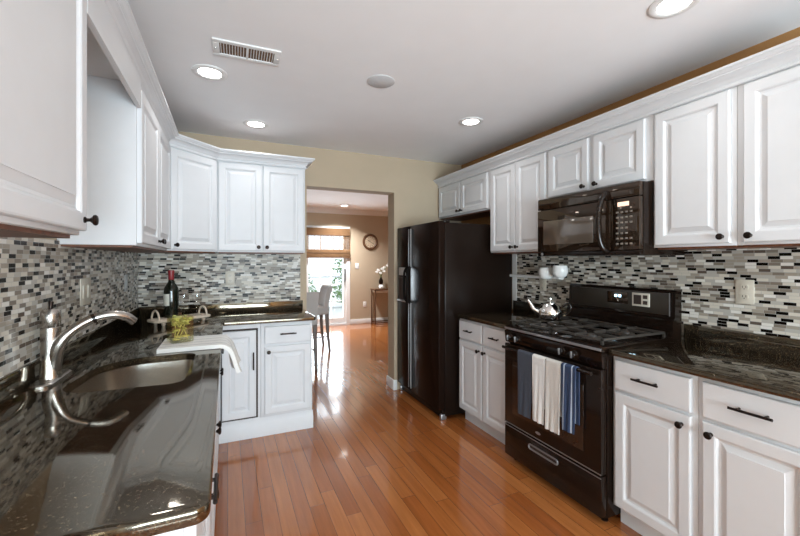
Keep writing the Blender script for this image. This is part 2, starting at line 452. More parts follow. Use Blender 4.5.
# diagonal corner cabinet: pentagonal body
t = thing('corner_cabinet', 'angled white corner wall cabinet with one door and knob at lower left', 'cabinet', (XL, 3.1355, UZ0), PI/4)
import math as _m
def toloc(x, y):
    dx, dy = x-XL, y-3.1355; c, s = math.cos(-PI/4), math.sin(-PI/4)
    return (dx*c-dy*s, dx*s+dy*c)
pent = [toloc(*p) for p in ((XL, 3.1357), (-.0805, 3.44), (-.0805, BY-.014), (LX+.014, BY-.014), (LX+.014, 3.1357))]
bm = nb(); loft(bm, [[(x, y, z) for x, y in pent] for z in (.004, UZ1-UZ0)]); obj('cabinet_body', bm, 'cabinet', t)
cx_ = sum(p[0] for p in pent)/5; cy_ = sum(p[1] for p in pent)/5
bm = nb(); loft(bm, [[(cx_+(x-cx_)*.95, cy_+(y-cy_)*.95, z) for x, y in pent] for z in (-.006, .004)]); obj('bottom_panel', bm, 'cabinet_wood', t)
bm = nb(); loft(bm, [[(cx_+(x-cx_)*.99, cy_+(y-cy_)*.99, z) for x, y in pent] for z in (UZ1-UZ0, UZ1-UZ0+.003)]); obj('bounce_stop_panel', bm, 'cabinet_wood', t)  # same added dark sheet over the corner cabinet, out of view
d = obj('door', panel_door(.014, .417, .016, 2.168-UZ0), 'cabinet', t, smooth=False); knob_on(d, .042, .046)
upper('upper_cabinet', 'two-door white wall cabinet on the back wall beside the doorway', (-.08, 3.44), 0, .7045, BY-3.44-.002, UZ0, [(.012, .345), (.355, .690)], [.317, .383])
# valance across the gap over the sink
bm = nb(); box(bm, XL, XL+.019, 1.3745, 2.1195, 2.078, UZ1); box(bm, LX+.005, XL, 1.3745, 2.1195, 2.19, UZ1)
tag(obj('valance_board', bm, 'cabinet'), 'white valance board bridging the gap between the left wall cabinets', 'valance')
# crown mouldings
STEP_CROWN = [(0, 0), (.009, 0), (.013, .004), (.013, .012), (.006, .016), (.006, .021), (.011, .026), (.017, .037), (.028, .047), (.043, .053), (.050, .054), (.050, .060), (.059, .064), (.066, .071), (.072, .074), (.072, .085), (0, .085)]
def crown(name, path, label):
    bm = nb(); sweep(bm, path, STEP_CROWN, 2.178)
    return tag(obj(name, bm, 'cabinet', smooth=False), label, 'moulding')
crown('crown_moulding', [(LX+.008, .70), (XL, .70), (XL, 3.1355), (-.08, 3.44), (.6245, 3.44), (.6245, BY-.01)], 'white crown moulding topping the left and back wall cabinets')
crown('crown_moulding', [(XF, 3.742), (XF, .595), (RX-.01, .595)], 'white crown moulding topping the right wall cabinets')

# base cabinets
BZ = .884
def base(name, label, loc, rz, w, depth, fronts, toe=True, open_top=False):
    """fronts: ('door'|'drawer', x0,x1,z0,z1, hardware)"""
    t = thing(name, label, 'cabinet', (loc[0], loc[1], 0), rz)
    if open_top:
        bx('cabinet_body', 'cabinet', t, (.0008, w-.0008, 0, .019, .105, BZ-.0015), (.0008, .019, .019, depth, .105, BZ-.0015), (w-.019, w-.0008, .019, depth, .105, BZ-.0015), (.019, w-.019, depth-.012, depth, .105, BZ-.0015), (.019, w-.019, .019, depth-.012, .105, .12))
    else:
        bx('cabinet_body', 'cabinet', t, (.0008, w-.0008, 0, depth, .105, BZ-.0015), bev=.001)
    if toe: bx('toe_kick', 'cabinet', t, (.0008, w-.0008, .055, depth-.02, 0, .105))
    for kind, x0, x1, z0, z1, hw in fronts:
        if kind == 'door': d = obj('door', panel_door(x0, x1, z0, z1), 'cabinet', t, smooth=False)
        else: d = obj('drawer_front', panel_door(x0, x1, z0, z1, raised=False), 'cabinet', t, smooth=False)
        if hw is None: continue
        if hw[0] == 'k': knob_on(d, hw[1], hw[2])
        elif hw[0] == 'p': pull_on(d, hw[1], hw[2], hw[3])
        else: pull_on(d, hw[1], hw[2], hw[3], vertical=True)
    return t
XB = 1.829; B_dep = RX-XB-.002
base('base_cabinet', 'white base cabinet right of the range, one drawer over one door', (XB, 1.3685), RW, .3955, B_dep,
     [('drawer', .020, .374, .715, .862, ('p', .190, .795, .125)), ('door', .020, .374, .118, .698, ('k', .340, .655))])
base('base_cabinet', 'white base cabinet at the right edge of the photo, longer drawer pull', (XB, .973), RW, .40, B_dep,
     [('drawer', .022, .372, .715, .862, ('p', .195, .795, .135)), ('door', .022, .372, .118, .698, ('k', .056, .655))])
base('base_cabinet', 'small white base cabinet between fridge and range, two drawers, two doors', (XB, 2.8137), RW, .681, B_dep,
     [('drawer', .016, .330, .715, .862, ('p', .173, .79, .10)), ('drawer', .350, .666, .715, .862, ('p', .508, .79, .10)),
      ('door', .016, .330, .118, .698, ('k', .302, .655)), ('door', .350, .666, .118, .698, ('k', .378, .655))])
YB = 3.19
XLB = -.075
base('base_cabinet', 'white base cabinet at the peninsula end, drawer over door, beside the dining doorway', (.2355, YB), 0, .4015, BY-YB-.002,
     [('drawer', .030, .385, .715, .850, ('p', .205, .79, .125)), ('door', .030, .385, .165, .695, ('k', .058, .655))], toe=False)
t = thing('base_cabinet', 'white blind corner base cabinet with a tall door and vertical pull', 'cabinet', (-.07, YB, 0), 0)
bx('cabinet_body', 'cabinet', t, (0, .3047, 0, BY-YB-.002, .105, BZ-.0015))
bx('gap_shadow_frame', 'dark_slot', t, (.022, .286, -.003, .002, .15, .845))
d = obj('door', panel_door(.03, .272, .165, .832, yb=-.003), 'cabinet', t, smooth=False); pull_on(d, .252, .60, .135, y=-.023, vertical=True)
bm = nb(); loft(bm, [[(x, y, z) for y, z in ((YB-.018, 0), (YB-.018, .095), (YB-.012, .105), (YB-.004, .125), (YB-.003, .14), (YB-.0008, .14), (YB-.0008, 0))] for x in (-.07, .642)])
plinth = tag(obj('plinth_moulding', bm, 'cabinet'), 'white plinth moulding along the foot of the back base cabinets', 'moulding')
L_bd = XLB-LX-.002
base('base_cabinet', 'white base cabinet at the near end of the sink counter, below the granite corner', (XLB, .82), LW, .53, L_bd,
     [('drawer', .02, .51, .715, .862, ('p', .265, .79, .13)), ('door', .02, .51, .118, .698, ('k', .48, .655))])
base('sink_cabinet', 'white two-door sink cabinet under the steel sink', (XLB, 1.35), LW, .93, L_bd,
     [('drawer', .02, .91, .715, .862, None), ('door', .02, .46, .118, .698, ('k', .43, .655)), ('door', .47, .91, .118, .698, ('k', .50, .655))], open_top=True)
base('base_cabinet', 'white base cabinet between sink cabinet and inner corner, under the draped towel', (XLB, 2.28), LW, .885, L_bd,
     [('drawer', .02, .865, .715, .862, ('p', .44, .79, .13)), ('door', .02, .44, .118, .698, ('k', .41, .655)), ('door', .45, .865, .118, .698, ('k', .48, .655))])

# ------------------------------------------------------------------ countertops
def rounded(poly, rad):
    out = []; n = len(poly)
    for i, p in enumerate(poly):
        r = rad[i]; p = Vector(p)
        if r <= 0: out.append(p); continue
        a = (Vector(poly[i-1])-p).normalized(); b = (Vector(poly[(i+1) % n])-p).normalized()
        ang = a.angle(b); dd = r/math.tan(ang/2); bis = (a+b).normalized(); c = p+bis*(r/math.sin(ang/2))
        s = p+a*dd-c; e = p+b*dd-c; k = max(3, int(8*(PI-ang)/(PI/2)))
        a0 = math.atan2(s.y, s.x); da = (math.atan2(e.y, e.x)-a0+PI) % (2*PI)-PI
        for j in range(k+1):
            th = a0+da*j/k; out.append(c+Vector((math.cos(th), math.sin(th)))*r)
    return out
def inset(P, d):
    n = len(P); out = []
    for i in range(n):
        t1 = (P[i]-P[i-1]).normalized(); t2 = (P[(i+1) % n]-P[i]).normalized()
        n1 = Vector((-t1.y, t1.x)); n2 = Vector((-t2.y, t2.x)); m = (n1+n2).normalized()
        out.append(P[i]+m*(d/max(.4, m.dot(n1))))
    return out
def slab(outer, z0, z1, hole=None, r=.005):
    """outer counter-clockwise; eased edges; optional hole (counter-clockwise)"""
    bm = nb()
    prof = [(r, z1), (r*.35, z1-r*.3), (0, z1-r), (0, z0+r), (r*.35, z0+r*.3), (r, z0)]
    L = [[bm.verts.new((p.x, p.y, z)) for p in inset(outer, d)] for d, z in prof]
    n = len(outer)
    for a, b in zip(L, L[1:]):
        for j in range(n): bm.faces.new((a[j], b[j], b[(j+1) % n], a[(j+1) % n]))
    H = None
    if hole:
        H = [[bm.verts.new((p.x, p.y, z)) for p in hole] for z in (z1, z0)]
        m = len(hole)
        for j in range(m): bm.faces.new((H[0][j], H[0][(j+1) % m], H[1][(j+1) % m], H[1][j]))
    for k, loop in ((0, L[0]), (1, L[-1])):
        vs = [loop] + ([H[k]] if H else [])
        es = []
        for q in vs:
            for j in range(len(q)):
                e = bm.edges.get((q[j], q[(j+1) % len(q)])) or bm.edges.new((q[j], q[(j+1) % len(q)]))
                es.append(e)
        bmesh.ops.triangle_fill(bm, edges=es, use_beauty=True)
    return bm
CZ0, CZ1 = .884, .914
sink_hole = rounded([(-.545, 1.655), (-.150, 1.640), (-.140, 2.155), (-.50, 2.14)], [.10, .05, .05, .20])
LC = rounded([(LX+.013, .790), (-.030, .790), (-.030, 3.135), (.658, 3.135), (.658, BY-.013), (LX+.013, BY-.013)], [0, .03, .012, .02, 0, 0])
ct = obj('countertop', slab(LC, CZ0, CZ1, sink_hole), 'granite')
tag(ct, 'dark speckled granite L-shaped worktop holding the sink', 'countertop')
bx('upstand', 'granite', ct, (LX+.0005, LX+.022, .80, BY-.022, CZ1-.001, .992), bev=.002)
bx('upstand', 'granite', ct, (LX+.022, .655, BY-.022, BY-.0005, CZ1-.001, .992), bev=.002)
RC = rounded([(1.789, .56), (RX-.013, .56), (RX-.013, 1.3640), (1.789, 1.3640)], [.02, 0, 0, 0])
ct = obj('countertop', slab(RC, CZ0, CZ1), 'granite'); tag(ct, 'dark granite worktop to the right of the range', 'countertop')
bx('upstand', 'granite', ct, (RX-.034, RX-.0125, .56, 1.3640, CZ1-.001, 1.002), bev=.002)
RC = rounded([(1.789, 2.1345), (RX-.013, 2.1345), (RX-.013, 2.83), (1.789, 2.83)], [0, 0, 0, .015])
ct = obj('countertop', slab(RC, CZ0, CZ1), 'granite'); tag(ct, 'short dark granite worktop between fridge and range', 'countertop')
bx('upstand', 'granite', ct, (RX-.034, RX-.0125, 2.1345, 2.83, CZ1-.001, 1.002), bev=.002)

# sink bowl
bm = nb()
P = inset(sink_hole, -.012)
loops = [[(p.x, p.y, CZ0-.002) for p in P], [(p.x, p.y, CZ0-.002) for p in inset(sink_hole, .002)]]
for d, z in ((.004, .86), (.012, .74), (.02, .715), (.04, .705)):
    loops.append([(p.x, p.y, z) for p in inset(sink_hole, d)])
loft(bm, loops, cap0=False)
sk = obj('sink', bm, 'steel', fix=False); tag(sk, 'undermount stainless steel sink bowl set into the granite', 'sink')
bm = nb(); lathe(bm, [(0, 0), (.042, 0), (.042, .003), (.032, .004), (.028, .001), (0, .001)], (-.35, 1.9, .705), 'z', 24); obj('drain', bm, 'chrome', sk)

# ------------------------------------------------------------------ faucet
t = thing('faucet', 'brushed nickel single-handle kitchen faucet with arched spout at the sink', 'faucet', (-.612, 1.871, CZ1))
o = rounded([(-.035, -.115), (.035, -.115), (.035, .125), (-.035, .125)], [.034]*4)
bm = nb(); loft(bm, [[(p.x, p.y, 0) for p in o], [(p.x, p.y, .008) for p in o], [(p.x, p.y, .013) for p in inset(o, .006)]]); obj('base_plate', bm, 'nickel', t)
bm = nb(); lathe(bm, [(0, .013), (.034, .013), (.033, .02), (.030, .05), (.0295, .14), (.0305, .20), (.0305, .202), (.029, .204), (.0305, .206), (.0310, .245), (.029, .262), (.022, .272), (0, .274)], n=32); obj('faucet_body', bm, 'nickel', t)
bm = nb(); tube(bm, [(0, 0, .272), (0, .002, .286), (0, .006, .298)], [.006, .007, .009]); obj('handle', bm, 'bronze', t)
bm = nb()
pts = smooth_path([(.004, 0, .035), (.012, -.004, .075), (.030, -.016, .135), (.062, -.010, .182), (.122, .018, .223), (.182, .034, .235), (.226, .055, .222), (.248, .075, .198)], 6)
n_ = len(pts); tube(bm, pts, [.028-.010*min(1, i/(n_*.45)) for i in range(n_)], 20); obj('spout', bm, 'nickel', t)
i_ = int(n_*.62)
bm = nb(); tube(bm, [pts[24], pts[25]], .0192, 20); obj('spout_joint', bm, 'black', t)

# ------------------------------------------------------------------ things on the left counter
# folded towel over the counter edge
def sheet(bm, rows, th):
    """rows: list of lists of points (a grid); thickened along the vertex normals"""
    V = [[Vector(p) for p in r] for r in rows]; R, K = len(V), len(V[0])
    Nn = [[None]*K for _ in range(R)]
    for i in range(R):
        for j in range(K):
            du = V[min(i+1, R-1)][j]-V[max(i-1, 0)][j]; dv = V[i][min(j+1, K-1)]-V[i][max(j-1, 0)]
            Nn[i][j] = du.cross(dv).normalized()
    top = [[bm.verts.new(V[i][j]+Nn[i][j]*th/2) for j in range(K)] for i in range(R)]
    bot = [[bm.verts.new(V[i][j]-Nn[i][j]*th/2) for j in range(K)] for i in range(R)]
    for i in range(R-1):
        for j in range(K-1):
            bm.faces.new((top[i][j], top[i+1][j], top[i+1][j+1], top[i][j+1]))
            bm.faces.new((bot[i][j], bot[i][j+1], bot[i+1][j+1], bot[i+1][j]))
    for i in range(R-1):
        for j in (0, K-1): bm.faces.new((top[i][j], bot[i][j], bot[i+1][j], top[i+1][j]))
    for j in range(K-1):
        for i in (0, R-1): bm.faces.new((top[i][j], top[i][j+1], bot[i][j+1], bot[i][j]))
path = [(-.315, .925), (-.25, .9255), (-.15, .926), (-.06, .926), (-.035, .9265), (-.012, .921), (.003, .905), (.010, .88), (.015, .85), (.020, .81), (.028, .775)]
rows = []
for i, (x, z) in enumerate(path):
    r = []
    for j in range(11):
        y = 2.19+.30*j/10
        fl = max(0, (i-5)/5)
        r.append((x+fl*.035*(.5+.5*math.sin(j*.75+.6)), y+fl*.03*(j/10-.5)*-1, z-.004*fl*math.sin(j)))
    rows.append(r)
bm = nb(); sheet(bm, rows, .020)
tw = tag(obj('towel', bm, 'sink_towel'), 'folded white towel lying by the sink and hanging over the counter edge', 'towel')
# square glass jar with leaves
t = thing('glass_jar', 'square clear glass jar of yellow-green stems standing on the folded white towel', 'jar', (-.232, 2.37, .9370), .35)
a = .052; h = .135
bm = nb()
sq = lambda s, z: [(x, y, z) for x, y in ((-s, -s), (s, -s), (s, s), (-s, s))]
loft(bm, [sq(a*.96, 0), sq(a, .006), sq(a, h), sq(a-.003, h), sq(a-.003, .012)], cap0=True, cap1=True); obj('glass_wall', bm, 'jar_glass', t, smooth=False)
bm = nb()
for q in range(75):
    x, y = random.uniform(-.040, .040), random.uniform(-.040, .040); z = random.uniform(.092, .130) if q > 8 else random.uniform(.05, .1)
    ellipsoid(bm, (x, y, z), (random.uniform(.007, .015), random.uniform(.007, .015), random.uniform(.004, .009)), 7, 5)
lf = obj('leaves', bm, 'leaf', t); lf['kind'] = 'stuff'
for q, (x0, y0, x1, y1) in enumerate(((-.03, -.02, .01, .01), (.0, .02, .02, -.01), (.03, -.03, .0, .02), (-.02, .03, -.03, -.02))):
    bm = nb(); tube(bm, [(x0, y0, .014), ((x0+x1)/2+.004, (y0+y1)/2, .055), (x1, y1, .10)], .0024, 7); obj('stem', bm, 'lemon', t)
for q in range(3):
    bm = nb(); lathe(bm, [(0, .0), (.018, 0), (.019, .003), (.018, .006), (0, .006)], (-.022+.022*q, (-.02, .018, -.016)[q], .0125+.0065*q), 'z', 14); obj('lemon_slice', bm, 'lemon', t)

# tray with loop handles
TX, TY, TR = -.319, 3.26, .587
t = thing('serving_tray', 'pale wooden footed serving tray with loop handles in the back corner', 'tray', (TX, TY, CZ1), TR)
o = rounded([(-.205, -.085), (.205, -.085), (.205, .085), (-.205, .085)], [.05]*4)
bm = nb(); loft(bm, [[(p.x, p.y, .022) for p in inset(o, .006)], [(p.x, p.y, .027) for p in o], [(p.x, p.y, .038) for p in o], [(p.x, p.y, .041) for p in inset(o, .004)]]); obj('tray_board', bm, 'lightwood', t)
for sx in (-1, 1):
    bm = nb()
    pts = [(sx*.172+.0*math.cos(q), .052*math.cos(q), .041+.062*math.sin(q)) for q in [PI*i/14 for i in range(15)]]
    tube(bm, pts, .0065, 10); obj('handle', bm, 'lightwood', t)
for sx in (-1, 1):
    for sy in (-1, 1):
        bm = nb(); lathe(bm, [(0, 0), (.010, 0), (.014, .012), (.010, .022), (0, .022)], (sx*.145, sy*.055, 0), 'z', 12); obj('foot', bm, 'lightwood', t)
def on_tray(x, y):
    c, s = math.cos(TR), math.sin(TR); return (TX+x*c-y*s, TY+x*s+y*c, CZ1+.0412)
t = thing('wine_bottle', 'dark wine bottle with red capsule standing on the wooden tray', 'bottle', on_tray(-.052, .025))
bm = nb(); lathe(bm, [(0, .004), (.03, 0), (.037, .004), (.038, .012), (.038, .185), (.036, .205), (.026, .228), (.017, .243), (.0145, .255), (.0145, .290), (.0, .290)], n=28)
for v in bm.verts: v.co = Vector((v.co.x*1.27, v.co.y*1.27, v.co.z*1.05))
obj('bottle_glass', bm, 'wine_glass', t)
bm = nb(); lathe(bm, [(.0148, .262), (.0152, .263), (.0152, .308), (.0165, .309), (.0165, .325), (.014, .328), (0, .328)], n=24)
for v in bm.verts: v.co = Vector((v.co.x*1.27, v.co.y*1.27, v.co.z*1.05))
obj('capsule', bm, 'capsule', t)
bm = nb()
loft(bm, [[(.0385*math.cos(a), .0385*math.sin(a), z) for a in [(-2.75+1.05*i/10) for i in range(11)]]+[(.0375*math.cos(a), .0375*math.sin(a), z) for a in [(-1.70-1.05*i/10) for i in range(11)]] for z in (.085, .165)])
for v in bm.verts: v.co = Vector((v.co.x*1.27, v.co.y*1.27, v.co.z*1.05))
obj('paper_label', bm, 'label', t)
for (x, y), lab in (((.045, .035), 'clear stemmed wine glass on the tray, next to the dark bottle'), ((.120, -.01), 'clear stemmed wine glass on the tray, nearest the right loop handle')):
    bm = nb(); lathe(bm, [(0, 0), (.032, 0), (.031, .003), (.006, .006), (.004, .012), (.004, .075), (.012, .085), (.030, .108), (.036, .13), (.033, .165), (.0305, .185), (.0295, .185), (.032, .16), (.034, .13), (.028, .112), (0, .092)], n=22)
    o = obj('wine_glass', bm, 'glass'); o.location = on_tray(x, y); tag(o, lab, 'glass', 'clear wine glasses on the tray')
t = thing('pepper_mill', 'small dark turned pepper mill at the front of the tray', 'pepper mill', on_tray(-.030, -.055))
bm = nb(); lathe(bm, [(0, 0), (.015, 0), (.016, .008), (.010, .022), (.009, .03), (.012, .038), (.0, .038)], n=18); obj('mill_body', bm, 'walnut', t)
bm = nb(); lathe(bm, [(0, .038), (.008, .038), (.0125, .045), (.0115, .055), (.004, .060), (.005, .066), (0, .068)], n=18); obj('mill_cap', bm, 'bronze', t)

# ------------------------------------------------------------------ refrigerator
FX0, FX1, FYn, FYf, FZ = 1.703, 2.43, 2.85, 3.737, 1.712
t = thing('refrigerator', 'black side-by-side refrigerator with dispenser between doorway and base cabinet', 'refrigerator', (FX0, FYf, 0), RW)
W = FYf-FYn
bx('cabinet_shell', 'black_satin', t, (.004, W-.004, 0, FX1-FX0, .03, FZ-.012), bev=.006)
for a in (.02, W-.10): bx('hinge_cover', 'black', t, (a, a+.08, .004, .06, FZ-.012, FZ+.010), bev=.006)
bx('kick_grille', 'black_satin', t, (.012, W-.012, -.02, 0, .012, .082), bev=.003)
bx('foot', 'silver_edge', t, (W-.04, W-.006, -.035, .02, 0, .05), bev=.008)
bx('foot', 'silver_edge', t, (.006, .04, -.035, .02, 0, .05), bev=.008)
SP = .322
df = bx('freezer_door', 'fridge_black', t, (.004, SP-.003, -.06, -.002, .09, FZ), bev=.006)
dr = bx('fridge_door', 'fridge_black', t, (SP+.003, W-.004, -.06, -.002, .09, FZ), bev=.006)
dp = bx('dispenser', 'black_satin', df, (.045, .245, -.066, -.058, .95, 1.32), bev=.003)
bx('dispenser_recess', 'dark_slot', dp, (.062, .228, -.0675, -.064, .975, 1.20))
bx('dispenser_panel', 'grey_plastic', dp, (.062, .228, -.069, -.064, 1.22, 1.30), bev=.001)
bx('dispenser_tray', 'silver_edge', dp, (.050, .240, -.085, -.064, .955, .972), bev=.002)
for dd, x, s in ((df, SP-.036, -1), (dr, SP+.036, 1)):
    bm = nb()
    for za, zb in ((.12, .955), (1.31, FZ-.03)):
        box(bm, x-s*.013-.0035, x-s*.013+.0035, -.070, -.0605, za, zb, bev=.002)
    obj('handle_rail', bm, 'grey_plastic' if s > 0 else 'silver_edge', dd)
    bm = nb()
    pts = smooth_path([(x-s*.020, -.075, .955), (x, -.098, .985), (x+s*.008, -.108, 1.05), (x+s*.008, -.108, 1.22), (x, -.098, 1.28), (x-s*.020, -.075, 1.31)], 5)
    tube(bm, pts, .012, 12); obj('handle_grip', bm, 'grip', dd)

# ------------------------------------------------------------------ range
GX = 1.7595
RYn, RYf = 1.3720, 2.1290
W = RYf-RYn
t = thing('range', 'black freestanding gas range between the two right counters', 'range', (GX, RYf, 0), RW)
bx('range_body', 'black', t, (.001, W-.001, .030, 2.415-GX, .035, .895), bev=.004)
for sx in (.04, W-.04):
    for y in (.06, .55):
        bm = nb(); lathe(bm, [(0, 0), (.018, 0), (.018, .006), (.009, .01), (.009, .036), (0, .036)], (sx, y, 0), 'z', 12); obj('foot', bm, 'black', t)
ck = bx('cooktop', 'black', t, (.001, W-.001, -.012, .585, .895, .926), bev=.008)
bx('cooktop_edge', 'silver_edge', ck, (.003, W-.003, -.0155, -.0115, .902, .916), bev=.001)
# burners and grates
for bxx in (.19, W-.19):
    for by in (.15, .43):
        bm = nb(); lathe(bm, [(0, .926), (.055, .926), (.05, .934), (.034, .936), (.034, .944), (.028, .950), (0, .951)], (bxx, by, 0), 'z', 24); obj('burner', bm, 'iron', ck)
for gx0, gx1 in ((.03, W/2-.006), (W/2+.006, W-.03)):
    bm = nb(); z0, z1 = .945, .958; y0, y1 = .03, .555; b = .006
    for x in (gx0+b, gx1-b): box(bm, x-b, x+b, y0, y1, z0, z1, bev=.002)
    for y in (y0+b, (y0+y1)/2, y1-b): box(bm, gx0, gx1, y-b, y+b, z0, z1, bev=.002)
    gc = (gx0+gx1)/2
    for cy in (.15, .43):
        for dx, dy in ((1, 0), (-1, 0), (0, 1), (0, -1)):
            xa, ya = gc+dx*.03, cy+dy*.03
            xb, yb = gc+dx*(gc-gx0-b), cy+dy*.125
            if dx: box(bm, min(xa, xb), max(xa, xb), cy-.005, cy+.005, z0, z1+.004, bev=.002)
            else: box(bm, gc-.005, gc+.005, min(ya, yb), max(ya, yb), z0, z1+.004, bev=.002)
    for x in (gx0+b, gx1-b):
        for y in (y0+b, y1-b): box(bm, x-b, x+b, y-b, y+b, .926, z0)
    obj('grate', bm, 'iron', ck)
bm = nb(); loft(bm, [[(x, y, z) for y, z in ((.03, .812), (.001, .812), (-.006, .82), (-.014, .893), (.03, .893))] for x in (.002, W-.002)]); cp = obj('control_panel', bm, 'black', t)
for kx in (.066, .138, .505, .590):
    bm = nb(); lathe(bm, [(0, -.001), (.025, -.001), (.024, .008), (.020, .012), (.0185, .026), (.016, .029), (0, .029)], (kx, -.010, .853), '-y', 20)
    k_ = obj('knob', bm, 'black', cp)
    bx('knob_grip', 'silver_edge', k_, (kx-.0045, kx+.0045, -.046, -.038, .835, .871), bev=.002)
od = bx('oven_door', 'black', t, (.003, W-.003, -.014, .028, .262, .806), bev=.006)
bx('oven_window', 'smoke_glass', od, (.085, W-.11, -.0165, -.0135, .345, .70), bev=.001)
bx('door_edge_trim', 'silver_edge', od, (.004, W-.004, -.0165, -.012, .266, .271))
bm = nb(); lathe(bm, [(0, 0), (.011, 0), (.011, .002), (.009, .0035), (0, .0035)], (0, 0, 0), '-y', 20)
for v in bm.verts: v.co = Vector((v.co.x*1.9+.315, v.co.y-.0135, v.co.z*.75+.305))
obj('badge', bm, 'silver_edge', od)
bm = nb(); HZ = .786; HY = -.052
tube(bm, [(.03, HY, HZ), (W-.03, HY, HZ)], .010, 14)
for x in (.05, W-.05): tube(bm, [(x, -.013, HZ), (x, HY, HZ)], .009, 12)
obj('handle', bm, 'black', od)
dw = bx('warming_drawer', 'black', t, (.003, W-.003, -.014, .028, .045, .255), bev=.006)
bx('drawer_edge_trim', 'silver_edge', dw, (.004, W-.004, -.0165, -.012, .247, .251))
bm = nb(); o = rounded([(.235, .178), (.475, .178), (.475, .215), (.235, .215)], [.017]*4)
loft(bm, [[(p.x, -.0135, p.y) for p in o], [(p.x, -.021, p.y) for p in inset(o, .002)], [(p.x, -.021, p.y) for p in inset(o, .007)], [(p.x, -.015, p.y) for p in inset(o, .009)]]); hd = obj('drawer_pull', bm, 'silver_edge', dw)
bx('pull_recess', 'dark_slot', hd, (.248, .462, -.0165, -.0140, .189, .204))
# backguard
bm = nb()
loft(bm, [[(x, y, z) for y, z in ((.655, .90), (.575, .90), (.572, 1.02), (.592, 1.035), (.600, 1.185), (.612, 1.197), (.655, 1.197))] for x in (.001, W-.001)]); bgd = obj('backguard', bm, 'black', t)
def on_face(z): return .592+(z-1.035)*.008/.15
bx('face_panel', 'brown_black', bgd, (.03, W-.03, .589, .602, 1.05, 1.178), bev=.004)
bx('clock_display', 'black_glass', bgd, (.33, .475, .584, .590, 1.09, 1.165), bev=.002)
bx('display_digits', 'digits', bgd, (.385, .402, .582, .5845, 1.132, 1.147), (.412, .429, .582, .5845, 1.132, 1.147))
kp = bx('keypad', 'cream_plastic', bgd, (.505, .615, .582, .590, 1.085, 1.168), bev=.002)
bx('keypad_window', 'dark_slot', kp, (.517, .565, .580, .583, 1.097, 1.155))
bx('keypad_button', 'dark_slot', kp, (.577, .604, .580, .583, 1.133, 1.156))
bx('keypad_button', 'dark_slot', kp, (.577, .604, .580, .583, 1.098, 1.121))
bx('backguard_edge', 'silver_edge', bgd, (W-.030, W-.026, .586, .590, 1.045, 1.18))

# kettle
t = thing('kettle', 'shiny chrome kettle on the back left burner grate of the range', 'kettle', (2.035, 2.0, .9630), 0)
t.scale = (1.06, 1.06, 1.06)
bm = nb(); lathe(bm, [(0, 0), (.05, 0), (.068, .01), (.078, .035), (.074, .065), (.056, .092), (.036, .104), (.034, .106)], n=32); obj('kettle_body', bm, 'chrome', t)
bm = nb(); lathe(bm, [(.036, .103), (.036, .108), (.022, .115), (.006, .118), (.005, .126), (.012, .132), (.012, .139), (0, .143)], n=24); obj('lid', bm, 'chrome', t)
bm = nb(); tube(bm, smooth_path([(-.045, .040, .04), (-.075, .066, .065), (-.088, .078, .094), (-.103, .091, .125)], 5), [.02, .0195, .019, .018, .017, .016, .015, .0145, .014, .0135, .013, .0125, .012, .0115, .011, .011], 14); obj('spout', bm, 'chrome', t)
bm = nb(); tube(bm, smooth_path([(.055, -.045, .085), (.085, -.07, .105), (.095, -.08, .075), (.078, -.062, .03)], 6), .008, 10); obj('handle', bm, 'black', t)

# towels on the oven handle (thing frame = range frame)
def towel(label, x0, x1, zb, mat, wav=.006, back=.30, off=0.0, drop=0.0):
    bm = nb(); rr = .0135+off; rows = []
    prof = [(HY+rr*1.0, HZ-back+i*(back/5)) for i in range(5)]
    for i in range(9):
        a = PI*i/8; prof.append((HY+rr*math.cos(a), HZ+rr*math.sin(a)))
    nfr = 12
    for i in range(1, nfr+1): prof.append((HY-rr, HZ-(HZ-zb)*i/nfr))
    for i, (y, z) in enumerate(prof):
        r = []; k = max(0, (i-13)/nfr)
        for j in range(13):
            u = j/12
            wv = wav*k*math.sin(u*9+label.__len__()) + .004*k*math.sin(u*4+i*.2)
            r.append((x0+(x1-x0)*u+(.5-u)*.012*k, (y-abs(wv)) if i > 12 else y, z-(drop*u*k)))
        rows.append(r)
    sheet(bm, rows, .0055)
    o = obj('towel', bm, mat); o.location = (GX, RYf, 0); o.rotation_euler = (0, 0, RW)
    return tag(o, label, 'towel', None)
def YX(y): return RYf-y
towel('dark slate towel on the oven handle, farthest left of the hanging towels', YX(1.935), YX(1.815), .40, 'slate_cloth')
towel('white towel on the oven handle, beside the dark slate towel', YX(1.806), YX(1.705), .405, 'white_towel', .008)
towel('cream-white towel on the oven handle, beside the blue striped towel', YX(1.698), YX(1.590), .395, 'cream_towel', .008)
towel('blue striped towel on the oven handle, nearest the right of the hanging towels', YX(1.583), YX(1.487), .44, 'blue_towel', .010)

# ------------------------------------------------------------------ microwave
XM = 2.054
t = thing('microwave', 'black over-the-range microwave hanging above the gas range', 'microwave', (XM, 2.1285, 1.400), RW)
W = .757; H = .4055
bx('microwave_case', 'black', t, (0, W, .02, RX-XM-.003, 0, H), bev=.004)
md = bx('microwave_door', 'black_glass', t, (.002, .583, -.012, .0195, .03, H-.082), bev=.005)
bx('door_window', 'micro_glass', md, (.06, .465, -.0145, -.0115, .08, .245), bev=.001)
cpn = bx('control_panel', 'black_glass', t, (.586, W-.002, -.012, .0195, .03, H-.082), bev=.005)
vg = bx('vent_grille', 'black_glass', t, (.002, W-.002, -.010, .0195, H-.078, H), bev=.006)
bx('bottom_strip', 'black', t, (.002, W-.002, -.010, .0195, .001, .027), bev=.004)
bx('display', 'lcd', cpn, (.628, .695, -.0145, -.0115, .278, .302))
for r in range(7):
    for c in range(4):
        if r in (3, 4) and c == 3: continue
        x = .617+c*.0275; z = .250-r*.030
        bx('key', 'key', cpn, (x, x+.016, -.0140, -.0115, z-.010, z), bev=.001)
bm = nb()
